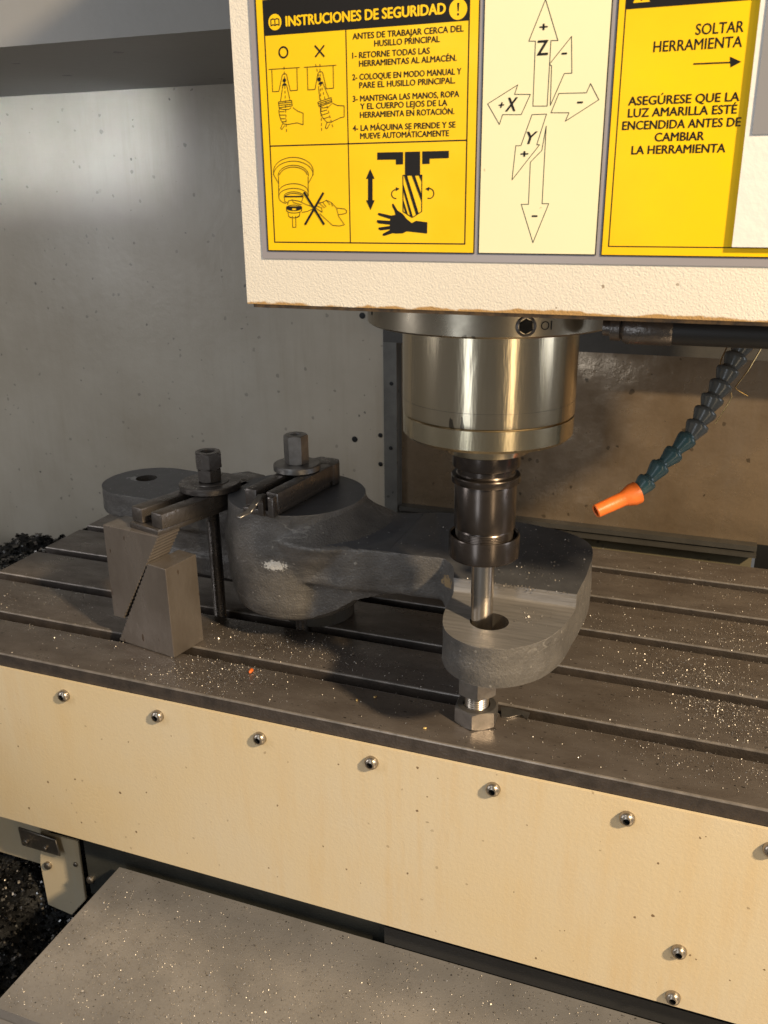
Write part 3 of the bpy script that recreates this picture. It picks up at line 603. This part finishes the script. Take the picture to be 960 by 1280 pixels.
add_lathe(bm, [(.0042, .0008), (.0050, 0), (.0057, .0008), (.0060, Ln*.35), (.0062, Ln*.64), (.0066, Ln*.67), (.0094, Ln*.86), (.0095, Ln*.99), (.0068, Ln)], 28, T(*tip) @ (nb-tip).to_track_quat('Z', 'Y').to_matrix().to_4x4(), False)
done('orange_tip', bm, M['orange'], cn, 35)
lathe('hose_mount', [(.011, 0), (.011, .028), (.009, .030)], M['segdark'], cn, 16, T(*(pts[-1]+Vector((.001, .003, -.002)))))
def wire(label, pp, dpt):
    q = [Vector(CAM+_ray(*a)*(dpt+k*.002)) for k, a in enumerate(pp)]
    # round the bends a little
    s = []
    for a, b in zip(q, q[1:]): s += [a.lerp(b, t) for t in (.0, .15, .5, .85)]
    o = tube('brass_wire', s+[q[-1]], .00055, M['brass'], None, 6); tag(o, label, 'wire', 'brass wires at the coolant hose')
wire('thin brass wire left of the coolant hose, high under the head', [(911, 429), (902, 448), (895, 474), (893, 482)], .742)
wire('hooked brass wire right of the coolant hose, bent at its foot', [(954, 431), (935, 463), (919, 484), (921, 487), (935, 495)], .725)
wire('short bright brass wire below the hooked one, touching the coolant hose', [(914, 491), (915, 496), (905, 513), (894, 530)], .728)

# ================================================================== THE CASTING BEING MILLED
mm = lambda *p: [(x/1000, y/1000) for x, y in p]
Z1, Z2, ZHUB = .1295, .143, .1715
HX, HYc = -.265, .165
def smooth_loop(pts, n=3):
    for _ in range(n):
        q = []
        for i, a in enumerate(pts):
            b = pts[(i+1) % len(pts)]; q += [(a[0]*.75+b[0]*.25, a[1]*.75+b[1]*.25), (a[0]*.25+b[0]*.75, a[1]*.25+b[1]*.75)]
        pts = q
    return pts
bm = bmesh.new()
pad = mm((-70, 100), (-50, 84), (-41, 50), (-38, 8), (-28, -30), (-6, -50), (18, -55), (40, -46), (58, -28), (68, -6), (74, 20), (77, 55), (79, 82), (80, 115), (79, 154), (72, 183), (57, 203), (34, 216), (2, 225), (-50, 231), (-102, 231))
add_prism(bm, smooth_loop(pad, 2), .0865, Z2+.004)
add_prism(bm, mm((-66, 97), (-60, 231), (-102, 230), (-112, 228), (-160, 214), (-260, 235), (-275, 90), (-176, 86), (-141, 92)), .094, Z2+.0002)
add_prism(bm, mm((-66, 97), (-60, 231), (-110, 228.5), (-118, 226), (-118, 94)), .096, Z2+.004)
add_lathe(bm, [(.069, .0402), (.076, .046), (.0805, .060), (.0835, .085), (.0855, .110), (.0850, .130), (.0825, .148), (.0805, .160), (.0795, ZHUB+.004)], 64, T(HX, HYc, 0))
# the hub spreads into the arm with a wide hollow
fl_v = add_lathe(bm, [(.05, .10), (.05, .1431), (.05, .147), (.05, .153), (.05, .160), (.05, ZHUB-.002)], 64, None)
flare = {.1: 0.104, .1431: .130, .147: .117, .153: .103, .160: .092}
for v in fl_v:
    a = math.atan2(v.co.y, v.co.x); k = max(0, math.cos(a+.22))**.95
    r = .055+(flare.get(round(v.co.z, 4), .079)-.055)*k
    f = r/.05; v.co.x *= f; v.co.y *= f
xf(bm, fl_v, T(HX, HYc, 0))
wv = []
for y_ in (.098, .222):
    wv.append([bm.verts.new((x_, y_, z_)) for x_, z_ in ((-.26, .044), (-.222, .046), (-.196, .058), (-.168, .077), (-.125, .0935), (-.125, .103), (-.26, .125))])
bm.faces.new(wv[0]); bm.faces.new(wv[1][::-1])
for i in range(7): bm.faces.new((wv[0][(i+1) % 7], wv[0][i], wv[1][i], wv[1][(i+1) % 7]))
eye = [(-.530+.062*math.cos(math.radians(t)), .248+.062*math.sin(math.radians(t))) for t in range(75, 266, 8)]+mm((-430, 176), (-400, 180), (-390, 285), (-430, 303))
add_prism(bm, eye, .099, .1370)
add_prism(bm, mm((-470, 186), (-300, 176), (-290, 250), (-470, 300)), .052, .128)
add_prism(bm, mm((-425, 182), (-330, 176), (-320, 250), (-420, 270)), .10, .1452)
add_prism(bm, mm((-490, 182), (-300, 171), (-300, 262), (-490, 300)), .040, .066)
bmesh.ops.recalc_face_normals(bm, faces=bm.faces[:])
raw = done('raw', bm, M['cast'])
def evaluated(o):
    dg = bpy.context.evaluated_depsgraph_get(); dg.update(); return bpy.data.meshes.new_from_object(o.evaluated_get(dg))
r_ = raw.modifiers.new('r', 'REMESH'); r_.mode = 'VOXEL'; r_.voxel_size = .0024
s_ = raw.modifiers.new('s', 'SMOOTH'); s_.iterations = 5; s_.factor = .5
me = evaluated(raw); bpy.data.objects.remove(raw)
# flatten the tops again and roughen the cast flanks
nv = len(me.vertices); co = np.empty(nv*3); me.vertices.foreach_get('co', co); co = co.reshape(-1, 3)
no = np.empty(nv*3); me.vertices.foreach_get('normal', no); no = no.reshape(-1, 3)
for i in range(nv):
    if no[i, 2] < .6:
        q = Vector(co[i]); d = .0016*noise.noise(q*13)+.0006*noise.noise(q*30)+.0002*noise.noise(q*120)+.0014*max(0, noise.noise(Vector((q.x*14, q.y*14, q.z*60))))
        co[i] += no[i]*d
me.vertices.foreach_set('co', co.reshape(-1)); me.update()
body = bpy.data.objects.new('casting', me); COL.objects.link(body)
me.materials.clear(); 
for k in ('cast', 'casttop', 'machined', 'bore'): me.materials.append(M[k])
def cut(bmc, mkey):
    cme = bpy.data.meshes.new('c'); bmesh.ops.recalc_face_normals(bmc, faces=bmc.faces[:]); bmc.to_mesh(cme); bmc.free()
    for k in ('cast', 'casttop', 'machined', 'bore'): cme.materials.append(M[k])
    cme.polygons.foreach_set('material_index', [('cast', 'casttop', 'machined', 'bore').index(mkey)]*len(cme.polygons))
    c = bpy.data.objects.new('c', cme); COL.objects.link(c)
    b = body.modifiers.new('b', 'BOOLEAN'); b.operation = 'DIFFERENCE'; b.object = c; b.solver = 'EXACT'
    new = evaluated(body); body.modifiers.clear(); old = body.data; body.data = new; bpy.data.meshes.remove(old); bpy.data.objects.remove(c)
# faced tops: the pad with its arm, the hub and the far eye
for a_, b_ in (((-.1270, -.12, Z2), (.15, .30, .2)), ((HX-.10, HYc-.10, ZHUB), (HX+.10, HYc+.10, .2)), ((-.62, .10, .133), (-.430, .40, .2))):
    bmc = bmesh.new(); add_box(bmc, a_, b_); cut(bmc, 'casttop')
bmc = bmesh.new(); add_box(bmc, (-.06, -.12, .07), (.15, .30, .0915)); cut(bmc, 'cast')
# milled step with a hollow fillet along its back
la, lb = at_z(615, 747, Z1), at_z(722, 762, Z1); ua, ub = at_z(615, 731, Z2), at_z(724, 741, Z2)
yl0 = .5*(la[1]+lb[1]); yu0 = .5*(ua[1]+ub[1]); xm = .5*(la[0]+lb[0]); slope = math.degrees(math.atan2(lb[1]-la[1], lb[0]-la[0]))
prof = [(-.2, Z1), (yl0, Z1)]
for t in range(1, 7):
    a = t/6*PI/2; prof.append((yl0+(yu0-yl0)*math.sin(a), Z1+(Z2-Z1)*(1-math.cos(a))))
prof += [(yu0, Z2+.03), (-.2, Z2+.03)]
bmc = bmesh.new(); A = [bmc.verts.new((-.20, y, z)) for y, z in prof]; B = [bmc.verts.new((.25, y, z)) for y, z in prof]
for i in range(len(prof)): j = (i+1) % len(prof); bmc.faces.new((A[i], A[j], B[j], B[i]))
bmc.faces.new(A[::-1]); bmc.faces.new(B)
for v in bmc.verts: v.co.x = max(v.co.x, -.062) if v.co.x < 0 else v.co.x
bmesh.ops.transform(bmc, matrix=T(xm, yl0, 0) @ RZ(slope) @ T(-xm, -yl0, 0), verts=bmc.verts[:])
cut(bmc, 'machined')
for cx, cy, r, za in ((.0078, -.002, .0178, .05), (HX, HYc, .0125, .02), (-.541, .258, .0145, .03)):
    bmc = bmesh.new(); add_lathe(bmc, [(r, za), (r, .22)], 64, T(cx, cy, 0)); cut(bmc, 'bore')
me = body.data
mi = np.empty(len(me.polygons), dtype=np.int32); me.polygons.foreach_get('material_index', mi)
pn = np.empty(len(me.polygons)*3); me.polygons.foreach_get('normal', pn); pn = pn.reshape(-1, 3)
pc = np.empty(len(me.polygons)*3); me.polygons.foreach_get('center', pc); pc = pc.reshape(-1, 3)
mi[(mi == 0) & (pn[:, 2] > .93) & (pc[:, 2] > .1318)] = 1
me.polygons.foreach_set('material_index', mi)
me.polygons.foreach_set('use_smooth', [True]*len(me.polygons)); me.set_sharp_from_angle(angle=math.radians(38))
tag(body, 'dark grey cast iron link with three bored eyes, clamped on the table under the cutter', 'casting')
pm = at_y(346, 705, .086); stain(M['cast'], tuple(pm), (.026, .035, .012), (.62, .60, .56), .85, 420, .40)
pr = at_y(556, 730, .085); stain(M['cast'], tuple(pr), (.017, .04, .015), (.36, .25, .13), .9, 330, .40)
lf = lathe('spacer_ring', [(.044, .0003), (.045, .001), (.045, .0395), (.044, .0400)], M['beam'], None, 40, T(-.262, .205, 0))  # dark material puts the deep shade under the hub into its colour
tag(lf, 'round spacer coloured dark like the shade under the casting hub', 'spacer')

# ================================================================== JACK SCREW UNDER THE EYE
BX, BY = -.0105, .0330
bm = bmesh.new(); hex_nut_mesh(bm, .0228, .0002, .0190, .004, .0135, 33.2); bmesh.ops.transform(bm, matrix=T(BX, BY, 0), verts=bm.verts[:])
o = done('hex_nut', bm, M['zinc'], None, 28); tag(o, 'large worn hex nut standing on the table under the milled eye', 'nut')
jb = thing('hex_bolt', 'hex head bolt screwed head up into the large nut, bearing against the casting', 'bolt', (BX, BY, .02))
bm = bmesh.new(); hex_nut_mesh(bm, .0208, .0335, .0535, .0035, None, 45.7); bmesh.ops.transform(bm, matrix=T(BX, BY, 0), verts=bm.verts[:]); done('head', bm, M['zinc'], jb, 28)
lathe('shank', [(.0112, .012)]+[(.0112+(.0009 if i % 2 else 0), .013+i*.0012) for i in range(17)]+[(.0112, .0340)], M['screw'], jb, 32, T(BX, BY, 0))
lathe('pressure_pad', [(.013, .0530), (.013, .0914)], M['zinc'], jb, 32, T(BX, BY, 0))

# ================================================================== STEP BLOCKS
PB = T(-.368, .039, 0) @ RZ(-10)
def serr(a, b, n, amp):
    """toothed line from a to b, in (u, z)"""
    d = (b[0]-a[0], b[1]-a[1]); l = math.hypot(*d); nx, nz = -d[1]/l, d[0]/l; out = []
    for i in range(n):
        out.append((a[0]+d[0]*i/n, a[1]+d[1]*i/n)); t = (i+.6)/n; out.append((a[0]+d[0]*t+nx*amp, a[1]+d[1]*t+nz*amp))
    return out+[b]
def block(name, pts, y0, y1, label, grp):
    bm = bmesh.new(); a = [bm.verts.new((x, y0, z)) for x, z in pts]; b = [bm.verts.new((x, y1, z)) for x, z in pts]; n = len(pts)
    bm.faces.new(a); bm.faces.new(b[::-1])
    for i in range(n): bm.faces.new((a[(i+1) % n], a[i], b[i], b[(i+1) % n]))
    bmesh.ops.transform(bm, matrix=PB, verts=bm.verts[:]); bmesh.ops.recalc_face_normals(bm, faces=bm.faces[:]); bevel(bm, .0006, 1, 50)
    o = done(name, bm, M['block'], None, 25); tag(o, label, 'step block', grp)
GB = 'step blocks under the left clamp'
low = serr((-.026, .1115), (-.087, .0003), 20, -.0015)
block('step_block', [(-.087, .0003), (0, .0003), (.0, .1105)]+low[:-1], 0, .050, 'lower toothed steel block standing on the table, with its right side lit', GB)
hi = serr((-.0035, .1460), (-.0735, .0300), 24, -.0015)
sh = lambda p: (p[0]-.0027, p[1]+.0013)
block('step_block', [(-.0930, .0310)]+[sh(p) for p in hi[::-1]]+[(-.0930, .1462)], .0012, .037, 'upper toothed steel block raised on the lower one, carrying the clamp bar', GB)

# ================================================================== CLAMPS
def clamp(front, direction, width, length, z0, z1, gap, label, nose):
    """forked strap: two rails, a foot at the front, a solid nose at the far end"""
    ang = math.degrees(math.atan2(direction[1], direction[0]))-90; m4 = T(front[0], front[1], 0) @ RZ(ang)
    c = thing('clamp_bar', label, 'clamp', (front[0], front[1], z0), 'forked clamp bars'); c_ = bmesh.new
    for s in (-1, 1):
        bm = bmesh.new(); xa, xb = sorted((s*gap/2, s*width/2)); add_box(bm, (xa, 0, z0+.0075), (xb, length*.80, z1), m4); bevel(bm, .0022, 2); done('rail', bm, M['darksteel'], c, 40)
    bm = bmesh.new(); add_box(bm, (-width/2-.001, -.004, z0), (width/2-.004, length*.80, z0+.0074), m4); bevel(bm, .0018, 2); done('foot', bm, M['darksteel'], c, 40)
    bm = bmesh.new(); add_prism(bm, [(-width/2+.001, length*.801), (width/2-.001, length*.801), (width/2-.001, length*.9), (width*.3, length), (-width*.3, length), (-width/2+.001, length*.9)], z0+.0003, z1-.001, m4); bevel(bm, .003, 2)
    done('nose', bm, M['darksteel'], c, 40)
    for x_ in nose:
        bm = bmesh.new(); add_box(bm, (x_-.0035, -.0075, z0+.001), (x_+.0035, .002, z1-.003), m4); bevel(bm, .0015, 2); done('end_lug', bm, M['darksteel'], c, 40)
    return c
fa = .5*(at_z(160, 633, .1715)+at_z(205, 643, .1715)); 
clamp((fa[0], fa[1]), (.0205, .072), .052, .175, .1464, .1715, .015, 'left clamp bar reaching from the step blocks to the casting arm', ())
g0, g1 = at_z(347, 617, .199), at_z(432, 573, .199); gl = at_z(312, 607, .199)
dv = g1-g0; L2 = float(np.hypot(dv[0], dv[1])); dv = dv/L2; w2 = float(abs((gl-g0)[0]*dv[1]-(gl-g0)[1]*dv[0])); pv = np.array([-dv[1], dv[0], 0])
fb = g0+pv*w2/2
clamp((fb[0], fb[1]), (dv[0], dv[1]), w2, L2*1.0, .1717, .199, .013, 'right clamp bar lying across the round hub of the casting', (w2*.08, w2*.38))
bm = bmesh.new()
hk = [at_z(326, 619, .196), at_z(317, 632, .190), at_z(311, 640, .186), at_z(298, 647, .184)]
for a, b in zip(hk, hk[1:]):
    v = Vector(b)-Vector(a); add_box(bm, (-.0035, -.0006, -.0012), (.0035, v.length+.0006, .0012), T(*a) @ v.to_track_quat('Y', 'Z').to_matrix().to_4x4())
bevel(bm, .0006, 1); o = done('bent_strip', bm, M['zinc'], None, 40); tag(o, 'small bright bent steel strip sticking out beside the right clamp bar', 'steel strip')

def stud(base, top, r, label):
    b, t = Vector(base), Vector(top); d = t-b; L_ = d.length; n = int(L_/.001)
    o = lathe('threaded_stud', [(r*.9, 0)]+[(r*(.90 if i % 2 else 1.0), .001+i*(L_-.002)/n) for i in range(n+1)]+[(r*.85, L_)], M['darksteel'], None, 16, T(*b) @ d.to_track_quat('Z', 'Y').to_matrix().to_4x4(), 60)
    tag(o, label, 'stud', 'threaded studs holding the clamps')
W1 = at_z(262.5, 601, .180); W2 = at_z(371, 578.5, .207)
stud((-.3775, .158, -.033), (W1[0], W1[1], .208), .0080, 'long threaded stud standing in a table slot beside the step blocks')
stud((HX, .161, -.033), (W2[0], W2[1], .232), .0078, 'threaded stud through the hub of the casting and the right clamp bar')
def washer(c, r, z0, z1, hole, label, m, step=False):
    pr = [(hole, z0), (r-.001, z0), (r, z0+.001), (r, z1-.0012), (r-.0012, z1)]+([(r*.62, z1), (r*.60, z1+.0008)] if step else [])+[(hole, z1+(.0008 if step else 0))]
    o = lathe('washer', pr, m, None, 64, T(c[0], c[1], 0), 30, False); tag(o, label, 'washer', 'thick clamp washers')
washer(W1, .0365, .1718, .1798, .0085, 'wide dark washer on the left clamp bar', M['darksteel'], True)
washer(W2, .0272, .1993, .2070, .0085, 'smaller bright rimmed washer on the right clamp bar', M['zinc'])
bm = bmesh.new(); hex_nut_mesh(bm, .0150, .1812, .1968, .001, None, 5); hex_nut_mesh(bm, .0166, .1969, .2165, .003, .0085, 5); bmesh.ops.transform(bm, matrix=T(W1[0], W1[1], 0), verts=bm.verts[:])
o = done('coupling_nut', bm, M['darksteel'], None, 28); tag(o, 'tall dark hex nut on the wide washer of the left clamp', 'nut', 'tall clamp nuts')
bm = bmesh.new(); hex_nut_mesh(bm, .0142, .2072, .2410, .003, .0060, 20); bmesh.ops.transform(bm, matrix=T(W2[0], W2[1], 0), verts=bm.verts[:])
o = done('coupling_nut', bm, M['zinc'], None, 28); tag(o, 'tall brighter hex nut on the smaller washer of the right clamp', 'nut', 'tall clamp nuts')

# ================================================================== CHIPS AND BITS
def scatter(name, label, spots, m, size=(.0004, .0012), seed=1, lift=.0004):
    """small bent flakes lying about; spots: list of (x, y, z)"""
    r = random.Random(seed); V = []; Fs = []
    for x, y, z in spots:
        s = r.uniform(*size)*(1.0 if r.random() < .95 else 1.7); w = s*r.uniform(.35, .9); rot = Matrix.Rotation(r.uniform(0, 2*PI), 3, 'Z') @ Matrix.Rotation(r.gauss(0, .45), 3, 'X') @ Matrix.Rotation(r.gauss(0, .45), 3, 'Y')
        k = len(V); h = s*r.uniform(.15, .6)
        for p in ((-s, -w, 0), (0, -w, h), (s, -w*.7, 0), (s, w*.7, 0), (0, w, h), (-s, w, 0)):
            q = rot @ Vector(p); V.append((x+q.x, y+q.y, z+q.z+s*.35+lift))
        Fs += [(k, k+1, k+4, k+5), (k+1, k+2, k+3, k+4)]
    me = bpy.data.meshes.new(name); me.from_pydata(V, [], Fs); me.update(); o = link(name, me, m); tag(o, label, 'metal chips', kind='stuff'); return o
rs = random.Random(11)
def on_table(x, y):
    if not (XL < x < XR and YF+.001 < y < YB): return None
    for s in SLOTS:
        if s-.0185 < y < s: return None
    if (x+.41)**2+(y-.065)**2 < .02**2: return None
    return (x, y, 0)
spots = []
def clump(px, py, sx, sy, n):
    c = at_z(px, py, 0)
    for _ in range(int(n*2.9)):
        q = on_table(c[0]+rs.gauss(0, sx), c[1]+rs.gauss(0, sy))
        if q: spots.append(q)
for c in ((280, 840, .045, .022, 420), (235, 850, .04, .018, 260), (330, 800, .06, .02, 420), (410, 820, .05, .012, 160), (30, 745, .07, .04, 330), (60, 790, .10, .02, 140), (100, 850, .12, .02, 180), (150, 640, .1, .05, 60),
          (880, 850, .035, .022, 560), (930, 800, .04, .04, 420), (900, 880, .03, .015, 420), (820, 830, .05, .03, 300), (860, 790, .08, .05, 380), (920, 900, .03, .02, 300), (800, 720, .1, .05, 300), (760, 780, .04, .03, 130), (900, 960, .05, .02, 260), (950, 930, .05, .03, 240),
          (700, 900, .10, .03, 170), (640, 960, .10, .015, 90), (420, 880, .12, .02, 60), (930, 730, .06, .05, 240)): clump(*c)
for s in SLOTS:
    for _ in range(230):
        q = on_table(rs.uniform(-.70, .45), rs.choice((s+abs(rs.gauss(0, .004)), s-.0185-abs(rs.gauss(0, .004)))))
        if q: spots.append(q)
for _ in range(500):
    q = on_table(rs.uniform(-.74, .5), rs.uniform(-.016, .53))
    if q: spots.append(q)
scatter('table_chips', 'fine bright metal chips scattered over the dark table', spots, M['chips'], (.00021, .00066), 3)
sp2 = [(rs.uniform(-.45, .5), -.213+.21*rs.random()**.8, -.290) for _ in range(6500)]+[(rs.uniform(-.45, .3), rs.gauss(-.16, .05), -.29) for _ in range(5000)]
sp2 = [q for q in sp2 if -.2138 < q[1] < 0]+[(rs.uniform(-.46, .4), rs.uniform(-.35, -.216), -.304) for _ in range(600)]
scatter('cover_chips', 'bright metal chips strewn over the flat way cover', sp2, M['chips'], (.00024, .00074), 5)
sp3 = []
for _ in range(260):
    x, y = rs.uniform(-.03, .078), rs.uniform(.07, .21)
    if x < .076 and (x < .05 or y < .18): sp3.append((x, y, Z2-.0003))
for _ in range(110): sp3.append((rs.gauss(.02, .022), ua[1]+.004+rs.gauss(0, .0022), Z2-.0003))
for _ in range(40):
    sp3.append((rs.uniform(.028, .062), rs.uniform(.0, .04), Z1))
for _ in range(30): sp3.append((rs.uniform(-.13, -.06), rs.uniform(.12, .2), Z2-.0006))
scatter('casting_chips', 'fine chips lying on the flat end of the casting', sp3, M['chips'], (.0003, .0009), 8)
def heap(n, x0, x1, y0, y1, zf): return [(x, y, zf(x, y)) for x, y in ((rs.uniform(x0, x1), rs.uniform(y0, y1)) for _ in range(n))]
scatter('heap_chips', 'dark oily curled chips covering the heap by the grey wall', heap(5000, -1.25, -.752, .1, .615, z_back), M['darkchips'], (.0015, .0050), 9)
scatter('bed_chips', 'dark oily curled chips covering the bed in the tray', heap(11000, -.86, -.45, -.26, .14, z_low), M['darkchips'], (.0010, .0034), 10)
scatter('glinting_chips', 'few glinting chips among the black swarf', heap(420, -.78, -.47, -.26, .10, z_low)+heap(50, -1.1, -.76, .2, .5, z_back), M['chips'], (.0008, .0022), 12, .004)
# single bits one can point at
def bit(name, px, py, size, m, label):
    p = at_z(px, py, 0); bm = bmesh.new(); bmesh.ops.create_icosphere(bm, subdivisions=2, radius=1)
    for v in bm.verts: v.co = Vector((v.co.x*size, v.co.y*size*.6, v.co.z*size*.45))*(1+.35*noise.noise(v.co*1.7+Vector((px, 0, 0))))
    bmesh.ops.transform(bm, matrix=T(p[0], p[1], size*.4) @ RZ(px*37 % 180), verts=bm.verts[:]); o = done(name, bm, m, None, 60); tag(o, label, 'metal chip')
bit('orange_chip', 314, 840, .0042, M['orange'], 'small orange chip on the table right of the step blocks')
m_y = mat('yellow_chip_brass', (.72, .50, .20), .35, .6)
for k, (px, py, t) in enumerate(((446, 876, 'tiny yellow chip near the table edge, leftmost of the yellow chips'), (469, 872, 'tiny yellow chip beyond the others at the slot edge'), (531, 911, 'tiny yellow chip close to the large hex nut'))): bit('yellow_chip', px, py, .0022, m_y, t)
p0 = at_z(640, 889, 0); bm = bmesh.new()
V_ = [at_z(*q, .0012) for q in ((626, 884), (640, 885), (662, 891), (659, 899), (651, 893), (636, 897), (627, 896))]
add_prism(bm, [(v[0], v[1]) for v in V_], .0003, .0016); bevel(bm, .0004, 1); o = done('metal_sliver', bm, M['zinc'], None, 40); tag(o, 'thin bright steel sliver at the slot edge right of the large nut', 'steel sliver')
